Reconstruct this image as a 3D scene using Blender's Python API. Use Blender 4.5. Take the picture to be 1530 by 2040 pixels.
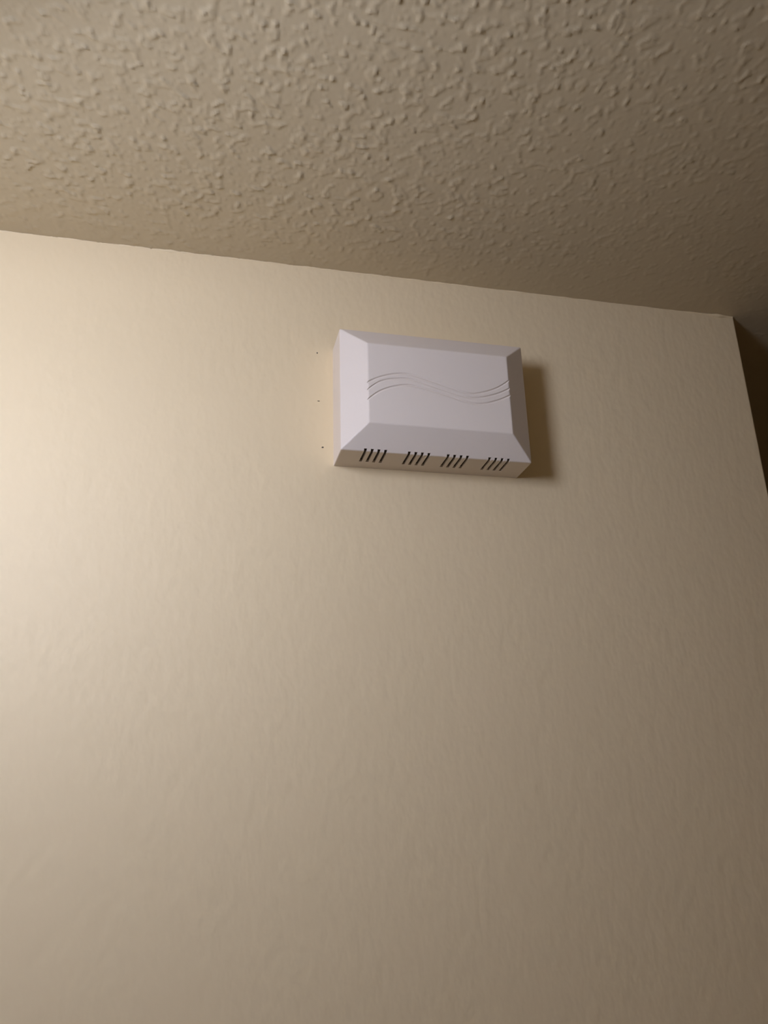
import bpy, bmesh, math, random
import numpy as np
from mathutils import Vector, Matrix

random.seed(4)
for o in list(bpy.data.objects):
    bpy.data.objects.remove(o)
scene = bpy.context.scene
COL = scene.collection

# ------------------------------------------------------------------ camera
ZC = 2.27                        # height of the middle of the door chime
CEIL = ZC + 0.1707               # ceiling height
YAW, PITCH, ROLL = 0.23622, 0.35303, -0.02798
cam_data = bpy.data.cameras.new('camera')
cam_data.sensor_fit = 'VERTICAL'
cam_data.sensor_height = 24.0
cam_data.sensor_width = 18.0
cam_data.lens = 24.0 * 1678.8 / 2040.0
cam_data.clip_start = 0.01
cam = bpy.data.objects.new('camera', cam_data)
COL.objects.link(cam)
fwd = Vector((math.sin(YAW) * math.cos(PITCH), math.cos(YAW) * math.cos(PITCH), math.sin(PITCH)))
rgt = Vector((math.cos(YAW), -math.sin(YAW), 0))
upv = rgt.cross(fwd)
r2 = rgt * math.cos(ROLL) + upv * math.sin(ROLL)
u2 = -rgt * math.sin(ROLL) + upv * math.cos(ROLL)
M = Matrix((r2, u2, -fwd)).transposed().to_4x4()
M.translation = Vector((-0.23653, -0.78237, ZC - 0.41236))
cam.matrix_world = M
scene.camera = cam

# ------------------------------------------------------------------ world, exposure
world = bpy.data.worlds.new('world')
scene.world = world
world.use_nodes = True
bg = world.node_tree.nodes['Background']
bg.inputs[0].default_value = (0.9, 0.62, 0.3, 1)
bg.inputs[1].default_value = 0.0
scene.cycles.use_light_tree = False
scene.cycles.max_bounces = 5
scene.cycles.adaptive_threshold = 0.08
vs = scene.view_settings
vs.view_transform = 'Standard'
vs.look = 'None'
vs.exposure = 0.0
vs.gamma = 1.0
vs.use_curve_mapping = False
LAMP_POS = (-0.55, -0.58)        # flush ceiling lamp to the left of the picture
LAMP_DROP, GLOBE_R, GLOBE_H = 0.212, 0.095, 0.138  # how far the globe hangs below the ceiling
SHADE_R, SHADE_UP = 0.235, 0.142
LAMP_POWER = 22.6
LAMP_COLOR = (1.0, 1.085, 1.40)

# ------------------------------------------------------------------ materials
def nodes_of(name):
    m = bpy.data.materials.new(name)
    m.use_nodes = True
    nt = m.node_tree
    return m, nt, nt.nodes['Principled BSDF']

def noise(nt, vec, scale, detail=3.0, rough=0.5, dist=0.0):
    n = nt.nodes.new('ShaderNodeTexNoise')
    n.inputs['Scale'].default_value = scale
    n.inputs['Detail'].default_value = detail
    n.inputs['Roughness'].default_value = rough
    n.inputs['Distortion'].default_value = dist
    nt.links.new(vec, n.inputs['Vector'])
    return n

def paint(name, col, rough=0.6, bumps=(), tint=0.03, spec=0.3, tint_scale=3.0):
    """Matt paint: faint mottling of the tone plus layers of fine relief (scale, distance, stretch)."""
    m, nt, b = nodes_of(name)
    tc = nt.nodes.new('ShaderNodeTexCoord')
    n = noise(nt, tc.outputs['Object'], tint_scale, 1)
    mix = nt.nodes.new('ShaderNodeMix')
    mix.data_type = 'RGBA'
    mix.inputs[6].default_value = tuple(c * (1 - tint) for c in col) + (1,)
    mix.inputs[7].default_value = tuple(min(1, c * (1 + tint)) for c in col) + (1,)
    nt.links.new(n.outputs['Fac'], mix.inputs[0])
    nt.links.new(mix.outputs[2], b.inputs['Base Color'])
    b.inputs['Roughness'].default_value = rough
    b.inputs['Specular IOR Level'].default_value = spec
    last = None
    for scale, dist, stretch in bumps:
        mp = nt.nodes.new('ShaderNodeMapping')
        mp.inputs['Scale'].default_value = stretch
        nt.links.new(tc.outputs['Object'], mp.inputs['Vector'])
        nn = noise(nt, mp.outputs['Vector'], scale, 1.5, 0.6)
        bp = nt.nodes.new('ShaderNodeBump')
        bp.inputs['Distance'].default_value = dist
        bp.inputs['Strength'].default_value = 1.0
        nt.links.new(nn.outputs['Fac'], bp.inputs['Height'])
        if last is not None:
            nt.links.new(last.outputs['Normal'], bp.inputs['Normal'])
        last = bp
    if last is not None:
        nt.links.new(last.outputs['Normal'], b.inputs['Normal'])
    return m

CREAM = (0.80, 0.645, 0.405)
MAT_WALL = paint('cream_wall_paint', CREAM, 0.55,
                 bumps=((95, 0.0007, (1, 1, 0.6)),), tint=0.02)
MAT_FARWALL = paint('plain_cream_wall_paint', CREAM, 0.6, tint=0.02)
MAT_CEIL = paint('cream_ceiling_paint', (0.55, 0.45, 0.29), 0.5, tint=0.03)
MAT_PLASTIC = paint('white_moulded_plastic', (0.80, 0.705, 0.61), 0.45, bumps=((900, 0.00006, (1, 1, 1)),), tint=0.008)
MAT_SLOT_SHADE = paint('painted_slot_shade', (0.035, 0.024, 0.016), 0.7, tint=0.1)  # near-black tone paints in the shade behind the slots
MAT_MARK = paint('dark_nail_mark', (0.10, 0.08, 0.055), 0.8, tint=0.2, tint_scale=200)
MAT_FLOOR = paint('beige_carpet', (0.62, 0.48, 0.28), 0.95, bumps=((500, 0.003, (1, 1, 1)),), tint=0.12, tint_scale=60)
MAT_METAL = paint('brushed_nickel', (0.55, 0.52, 0.47), 0.35, tint=0.03)
MAT_METAL.node_tree.nodes['Principled BSDF'].inputs['Metallic'].default_value = 1.0
MAT_GLASS, _nt, _b = nodes_of('lit_frosted_glass')
_b.inputs['Base Color'].default_value = (0.85, 0.83, 0.78, 1)
_b.inputs['Roughness'].default_value = 0.4
_b.inputs['Emission Color'].default_value = LAMP_COLOR + (1,)
_b.inputs['Emission Strength'].default_value = LAMP_POWER

# ------------------------------------------------------------------ helpers
def link(name, mesh, mat=None, parent=None):
    o = bpy.data.objects.new(name, mesh)
    COL.objects.link(o)
    if mat is not None and not mesh.materials:
        mesh.materials.append(mat)
    if parent is not None:
        o.parent = parent
    return o

def bm_obj(name, bm, mat, parent=None, smooth=False):
    me = bpy.data.meshes.new(name)
    bmesh.ops.recalc_face_normals(bm, faces=bm.faces[:])
    bm.to_mesh(me)
    bm.free()
    if smooth:
        for p in me.polygons:
            p.use_smooth = True
    return link(name, me, mat, parent)

def box_bm(x0, x1, y0, y1, z0, z1):
    bm = bmesh.new()
    v = [bm.verts.new((x, y, z)) for z in (z0, z1) for y in (y0, y1) for x in (x0, x1)]
    for f in ((0, 1, 3, 2), (4, 6, 7, 5), (0, 4, 5, 1), (1, 5, 7, 3), (3, 7, 6, 2), (2, 6, 4, 0)):
        bm.faces.new([v[i] for i in f])
    return bm

def structure(o, label):
    o['kind'] = 'structure'
    o['label'] = label
    o['category'] = 'wall' if o.name.startswith('wall') else o.name
    return o

# ------------------------------------------------------------------ the room
X0, X1, Y0, Y1 = -2.2, 2.6, -2.1, 1.6
XE = 0.4099                      # the free end of the wall with the chime
T = 0.12

bm = box_bm(X0, XE, 0.0, T, 0.0, CEIL + 0.004)
# slightly eased corner bead on the two free vertical edges
ed = [e for e in bm.edges if abs(e.verts[0].co.x - XE) < 1e-5 and abs(e.verts[1].co.x - XE) < 1e-5
      and abs(e.verts[0].co.z - e.verts[1].co.z) > 1]
bmesh.ops.bevel(bm, geom=ed, offset=0.002, segments=2, affect='EDGES', profile=0.5)
wall_back = structure(bm_obj('wall_back', bm, MAT_WALL), 'cream painted wall carrying the white door chime')
structure(bm_obj('wall_left', box_bm(X0 - T, X0, Y0, Y1, 0, CEIL + 0.1), MAT_FARWALL), 'cream side wall beyond the left edge of the photo')
structure(bm_obj('wall_right', box_bm(X1, X1 + T, Y0, Y1, 0, CEIL + 0.1), MAT_FARWALL), 'cream side wall on the far right of the hall')
structure(bm_obj('wall_front', box_bm(X0 - T, X1 + T, Y0 - T, Y0, 0, CEIL + 0.1), MAT_FARWALL), 'cream wall behind the camera')
structure(bm_obj('wall_far', box_bm(X0 - T, X1 + T, Y1, Y1 + T, 0, CEIL + 0.1), MAT_FARWALL), 'dark shaded wall seen past the corner of the chime wall')
structure(bm_obj('floor', box_bm(X0 - T, X1 + T, Y0 - T, Y1 + T, -0.1, 0), MAT_FLOOR), 'beige carpeted floor of the hall')

# --- ceiling: sprayed knock-down plaster, a real height field
rng = np.random.RandomState(11)
PERM = rng.permutation(4096)
GRAD = rng.rand(4096) * 2 * np.pi
GX, GY = np.cos(GRAD), np.sin(GRAD)

def perlin(x, y):
    xi = np.floor(x).astype(np.int64); yi = np.floor(y).astype(np.int64)
    fx = x - xi; fy = y - yi
    u = fx ** 3 * (fx * (fx * 6 - 15) + 10); v = fy ** 3 * (fy * (fy * 6 - 15) + 10)
    def g(ix, iy, dx, dy):
        h = PERM[(PERM[ix & 4095] + iy) & 4095]
        return GX[h] * dx + GY[h] * dy
    a = g(xi, yi, fx, fy); b = g(xi + 1, yi, fx - 1, fy)
    c = g(xi, yi + 1, fx, fy - 1); d = g(xi + 1, yi + 1, fx - 1, fy - 1)
    return (a + u * (b - a)) * (1 - v) + (c + u * (d - c)) * v

def sstep(a, b, t):
    t = np.clip((t - a) / (b - a), 0, 1)
    return t * t * (3 - 2 * t)

def relief(x, y):
    wx = x + 0.0035 * perlin(x * 95 + 7, y * 95) + 0.0010 * perlin(x * 260 + 2, y * 260 + 40)
    wy = y + 0.0035 * perlin(x * 95, y * 95 + 31) + 0.0010 * perlin(x * 260 + 12, y * 260 + 4)
    # splats of plaster flattened with a knife: raised plates with soft edges
    n = perlin(wx * 84, wy * 84) + 0.6 * perlin(wx * 190 + 9, wy * 190)
    dens = 0.26 * perlin(x * 18 + 3, y * 18 + 8)
    plate = sstep(0.10, 0.38, n + dens)
    # curled ridges along the edges of the splats, broken into short pieces
    r1 = np.exp(-((n + dens - 0.24) / 0.09) ** 2) * sstep(0.0, 0.35, perlin(x * 120 + 1, y * 120 + 77))
    # separate small drops
    d = sstep(0.27, 0.55, perlin(wx * 170 + 50, wy * 170 + 20)) + 0.6 * sstep(0.30, 0.55, perlin(wx * 250 + 5, wy * 250 + 70))
    h = 0.00060 * plate + 0.00125 * r1 + 0.00085 * d + 0.00012 * perlin(x * 240, y * 240 + 5)
    # the coat was sprayed thinner towards the corner of the hall
    return h * (1.25 - 0.92 * sstep(-0.25, 0.35, x + 0.25 * (y + 0.2)))

def coords(lo, hi, bands):
    pts = [lo]
    while pts[-1] < hi - 1e-6:
        p = pts[-1]
        s = 0.05
        for a, b, st in bands:
            if a - 1e-6 <= p < b - 1e-6:
                s = st
        pts.append(min(p + s, hi))
    return np.array(pts)

xs = coords(X0, X1, ((-1.3, 1.2, 0.0045), (-0.50, 0.56, 0.0017)))
ys = coords(Y0, Y1, ((-1.2, 0.5, 0.0045), (-0.44, 0.10, 0.0017)))
GXX, GYY = np.meshgrid(xs, ys)
fade = sstep(-1.35, -1.2, GXX) * sstep(-1.3, -1.15, GYY) * (1 - sstep(1.1, 1.2, GXX)) * (1 - sstep(0.4, 0.5, GYY))
near = 0.45 + 0.55 * sstep(0.0, 0.10, np.abs(GYY))         # flatter where it was taped at the wall
Z = CEIL - relief(GXX, GYY) * fade * near
nx, ny = len(xs), len(ys)
me = bpy.data.meshes.new('ceiling')
co = np.stack([GXX, GYY, Z], -1).reshape(-1, 3).astype(np.float32)
idx = (np.arange(ny - 1)[:, None] * nx + np.arange(nx - 1)[None, :]).ravel()
quads = np.stack([idx, idx + nx, idx + nx + 1, idx + 1], -1).astype(np.int32)   # faces look down
me.vertices.add(len(co)); me.vertices.foreach_set('co', co.ravel())
me.loops.add(quads.size); me.loops.foreach_set('vertex_index', quads.ravel())
me.polygons.add(len(quads))
me.polygons.foreach_set('loop_start', np.arange(0, quads.size, 4, dtype=np.int32))
me.polygons.foreach_set('use_smooth', np.ones(len(quads), dtype=bool))
me.update(calc_edges=True)
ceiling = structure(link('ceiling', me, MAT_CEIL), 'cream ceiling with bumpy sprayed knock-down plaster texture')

# --- painted-over caulk in the joint of wall and ceiling
bm = bmesh.new()
rings = []
for x in np.arange(-1.2, XE - 0.001, 0.006):
    r = 0.0008 + 0.0016 * float(perlin(np.array([x * 60.0]), np.array([3.3]))[0]) \
        + 0.0022 * math.exp(-((x - 0.385) / 0.008) ** 2) + 0.0018 * math.exp(-((x + 0.2746) / 0.004) ** 2)
    r = max(r, 0.0002)
    rings.append([bm.verts.new((x, 0.001 - (r + 0.001) * math.cos(a), CEIL + 0.0005 - (r + 0.001) * math.sin(a)))
                  for a in np.linspace(-0.3, math.pi / 2 + 0.3, 6)])
for a, b in zip(rings, rings[1:]):
    for i in range(5):
        bm.faces.new((a[i], a[i + 1], b[i + 1], b[i]))
bm_obj('caulk_bead', bm, MAT_WALL, wall_back, True)

# --- small dents and nail marks beside the chime
def dent(x, z, rx, rz, mat, name):
    bm = bmesh.new()
    c = bm.verts.new((x, -0.0002, z))
    n = 10
    ring = []
    for i in range(n):
        a = 2 * math.pi * i / n
        k = random.uniform(0.75, 1.2)
        ring.append(bm.verts.new((x + rx * k * math.cos(a), -0.00012, z + rz * k * math.sin(a))))
    rim = [bm.verts.new((x + (v.co.x - x) * 1.15, 0.0004, z + (v.co.z - z) * 1.15)) for v in ring]
    for i in range(n):
        bm.faces.new((c, ring[i], ring[(i + 1) % n]))
        bm.faces.new((ring[i], rim[i], rim[(i + 1) % n], ring[(i + 1) % n]))
    bm_obj(name, bm, mat, wall_back)

dent(-0.1111, ZC - 0.0484, 0.0013, 0.0009, MAT_MARK, 'nail_hole')
dent(-0.1153, ZC + 0.0045, 0.0013, 0.0005, MAT_MARK, 'nail_hole')
dent(-0.1170, ZC + 0.0620, 0.0007, 0.0009, MAT_MARK, 'nail_hole')

# ------------------------------------------------------------------ the door chime
W, H, D1, D2, INS, INT, INB = 0.200, 0.1372, 0.0411, 0.0586, 0.0254, 0.0247, 0.0233
chime = bpy.data.objects.new('door_chime', None)
COL.objects.link(chime)
chime.location = (0, 0, ZC)
chime.empty_display_size = 0.05
chime['label'] = 'white plastic door chime box with sloping cover edges hanging high on the wall'
chime['category'] = 'door chime'

def shell_loops(bm, t):
    a, b = W / 2 - t, H / 2 - t
    fa, ft, fb = W / 2 - INS - t * 0.5, H / 2 - INT - t * 0.5, -H / 2 + INB + t * 0.5
    d1, d2 = D1 - t * 0.4, D2 - t
    mk = lambda pts: [bm.verts.new(p) for p in pts]
    wall = mk([(-a, 0, -b), (a, 0, -b), (a, 0, b), (-a, 0, b)])
    rim = mk([(-a, -d1, -b), (a, -d1, -b), (a, -d1, b), (-a, -d1, b)])
    face = mk([(-fa, -d2, fb), (fa, -d2, fb), (fa, -d2, ft), (-fa, -d2, ft)])
    return wall, rim, face

bm = bmesh.new()
ow, orim, of = shell_loops(bm, 0.0)
iw, irim, if_ = shell_loops(bm, 0.0025)
for lo, hi, fc in ((ow, orim, of), (iw, irim, if_)):
    for i in range(4):
        j = (i + 1) % 4
        bm.faces.new((lo[i], lo[j], hi[j], hi[i]))
        bm.faces.new((hi[i], hi[j], fc[j], fc[i]))
    bm.faces.new(fc)
for i in range(4):
    j = (i + 1) % 4
    bm.faces.new((ow[i], ow[j], iw[j], iw[i]))
outer = set(orim) | set(of)
ed = [e for e in bm.edges if (e.verts[0] in outer and e.verts[1] in outer)
      or (e.verts[0] in orim and e.verts[1] in ow) or (e.verts[1] in orim and e.verts[0] in ow)]
bmesh.ops.recalc_face_normals(bm, faces=bm.faces[:])
bmesh.ops.bevel(bm, geom=ed, offset=0.0009, segments=2, affect='EDGES', profile=0.5)
cover = bm_obj('cover', bm, MAT_PLASTIC, chime)

# sixteen ventilation slots in the underside, running out over the rim
SLOT_W = 0.0030
slot_x = []
for x0 in (-0.0752, -0.0306, 0.0100, 0.0540):
    slot_x += [x0 + i * 0.0068 for i in range(4)]
SY0, SY1 = -0.0158, -0.0428
cut = bmesh.new()
for x in slot_x:
    b2 = box_bm(x - SLOT_W / 2, x + SLOT_W / 2, SY1, SY0, -H / 2 - 0.005, -H / 2 + 0.0045)
    tmp = bpy.data.meshes.new('tmp'); b2.to_mesh(tmp); b2.free(); cut.from_mesh(tmp); bpy.data.meshes.remove(tmp)
slot_cutter = bm_obj('slot_cutter', cut, MAT_PLASTIC, chime)

# three engraved wave lines sweeping across the front
KX = [-0.090, -0.0755, -0.062, -0.045, -0.030, 0.0, 0.030, 0.045, 0.062, 0.0755, 0.090]
WAVES = ([-0.0125, -0.0010, 0.0065, 0.0116, 0.0122, 0.0045, -0.0033, -0.0010, 0.0062, 0.0160, 0.0280],
         [-0.0230, -0.0090, 0.0015, 0.0062, 0.0068, -0.0008, -0.0080, -0.0064, -0.0006, 0.0068, 0.0170],
         [-0.0350, -0.0200, -0.0090, -0.0020, 0.0000, -0.0060, -0.0138, -0.0138, -0.0082, -0.0012, 0.0080])

def spline(xq, xk, zk):
    m = [0.0] * len(xk)
    for i in range(1, len(xk) - 1):
        m[i] = (zk[i + 1] - zk[i - 1]) / (xk[i + 1] - xk[i - 1])
    m[0] = (zk[1] - zk[0]) / (xk[1] - xk[0]); m[-1] = (zk[-1] - zk[-2]) / (xk[-1] - xk[-2])
    for i in range(len(xk) - 1):
        if xq <= xk[i + 1] + 1e-9:
            h = xk[i + 1] - xk[i]; t = (xq - xk[i]) / h
            return ((2 * t ** 3 - 3 * t ** 2 + 1) * zk[i] + (t ** 3 - 2 * t ** 2 + t) * h * m[i]
                    + (-2 * t ** 3 + 3 * t ** 2) * zk[i + 1] + (t ** 3 - t ** 2) * h * m[i + 1])
    return zk[-1]

GD = 0.0011                       # depth of a groove
GUP, GDN = 0.0011, 0.0021         # reach above and below its deepest line
def groove_mesh(zk):
    bm = bmesh.new()
    rings = []
    for x in np.linspace(-0.088, 0.088, 71):
        z = spline(float(x), KX, zk)
        s = 3.0                   # the cutter goes on above the surface
        rings.append([bm.verts.new((x, -D2 + GD, z)),
                      bm.verts.new((x, -D2 + GD - GD * s, z + GUP * s)),
                      bm.verts.new((x, -D2 + GD - GD * s, z - GDN * s))])
    for a, b in zip(rings, rings[1:]):
        for i in range(3):
            j = (i + 1) % 3
            bm.faces.new((a[i], a[j], b[j], b[i]))
    bm.faces.new(rings[0]); bm.faces.new(rings[-1][::-1])
    return bm
cutters = [slot_cutter] + [bm_obj('groove_cutter', groove_mesh(z), MAT_PLASTIC, chime) for z in WAVES]
for c in cutters:
    md = cover.modifiers.new('cut', 'BOOLEAN')
    md.operation = 'DIFFERENCE'
    md.solver = 'EXACT'
    md.object = c
bpy.context.view_layer.update()
dg = bpy.context.evaluated_depsgraph_get()
final = bpy.data.meshes.new_from_object(cover.evaluated_get(dg))
cover.modifiers.clear()
cover.data = final
final.name = 'cover'
for c in cutters:
    bpy.data.objects.remove(c)
print('cover faces', len(final.polygons))

# the lines themselves: the floor of each groove, only where it lies inside the front face
for zk in WAVES:
    bm = bmesh.new()
    rows = []
    for x in [v for v in np.linspace(-0.088, 0.088, 71) if abs(v) < 0.0744]:
        z = spline(float(x), KX, zk)
        e = 0.00005
        rows.append([bm.verts.new((x, -D2 + GD * 0.12 - e, z + GUP * 0.88)),
                     bm.verts.new((x, -D2 + GD - e, z)),
                     bm.verts.new((x, -D2 + GD * 0.12 - e, z - GDN * 0.88))])
    for a, b in zip(rows, rows[1:]):
        for i in range(2):
            bm.faces.new((a[i], b[i], b[i + 1], a[i + 1]))
    o = bm_obj('wave_line', bm, MAT_PLASTIC, cover)
    o['label'] = 'thin engraved wave line on the front'

# dark plate added in each slot, painting the shade of the hollow inside
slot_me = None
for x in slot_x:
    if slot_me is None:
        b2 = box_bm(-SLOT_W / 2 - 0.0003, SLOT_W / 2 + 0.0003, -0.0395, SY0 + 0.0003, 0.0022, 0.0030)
        s = bm_obj('vent_slot', b2, MAT_SLOT_SHADE, cover)
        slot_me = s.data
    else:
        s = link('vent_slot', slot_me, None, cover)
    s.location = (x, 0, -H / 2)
    s['label'] = 'narrow vent slot in the underside with its shade painted dark'

# ------------------------------------------------------------------ the ceiling lamp that lights the wall
lx, ly = LAMP_POS
lamp = bpy.data.objects.new('ceiling_lamp', None)
COL.objects.link(lamp)
lamp.location = (lx, ly, CEIL - 0.002)
lamp['label'] = 'pendant lamp with frosted glass globe under a nickel disc shade'
lamp['category'] = 'lamp'

def lathe(name, prof, mat, parent, n=40):
    bm = bmesh.new()
    rings = []
    for r, z in prof:
        if r < 1e-6:
            rings.append([bm.verts.new((0, 0, z))])
        else:
            rings.append([bm.verts.new((r * math.cos(2 * math.pi * i / n), r * math.sin(2 * math.pi * i / n), z)) for i in range(n)])
    for a, b in zip(rings, rings[1:]):
        for i in range(n):
            j = (i + 1) % n
            if len(b) == 1:
                bm.faces.new((a[i], a[j], b[0]))
            elif len(a) == 1:
                bm.faces.new((a[0], b[j], b[i]))
            else:
                bm.faces.new((a[i], a[j], b[j], b[i]))
    return bm_obj(name, bm, mat, parent, True)

DROP = LAMP_DROP
lathe('ceiling_canopy', [(0, 0), (0.050, 0), (0.052, -0.006), (0.040, -0.020), (0.012, -0.026), (0.012, -0.030), (0, -0.030)], MAT_METAL, lamp, 24)
lathe('stem', [(0.006, -0.028), (0.006, -(DROP - SHADE_UP - 0.022))], MAT_METAL, lamp, 12)
zs = -(DROP - SHADE_UP)
lathe('shade', [(0.012, zs + 0.030), (0.030, zs + 0.028), (SHADE_R * 0.55, zs + 0.020), (SHADE_R, zs),
                (SHADE_R + 0.001, zs - 0.003), (SHADE_R - 0.003, zs - 0.002), (SHADE_R * 0.55, zs + 0.016), (0.030, zs + 0.023), (0.012, zs + 0.025)],
      MAT_METAL, lamp, 40)
lathe('socket', [(0.012, zs + 0.024), (0.028, zs + 0.020), (0.030, -(DROP - GLOBE_H * 0.93))], MAT_METAL, lamp, 20)
lathe('glass_globe', [(max(0.0, GLOBE_R * math.sin(a)), -DROP + GLOBE_H * math.cos(a)) for a in np.linspace(0, math.pi, 13)], MAT_GLASS, lamp, 24)
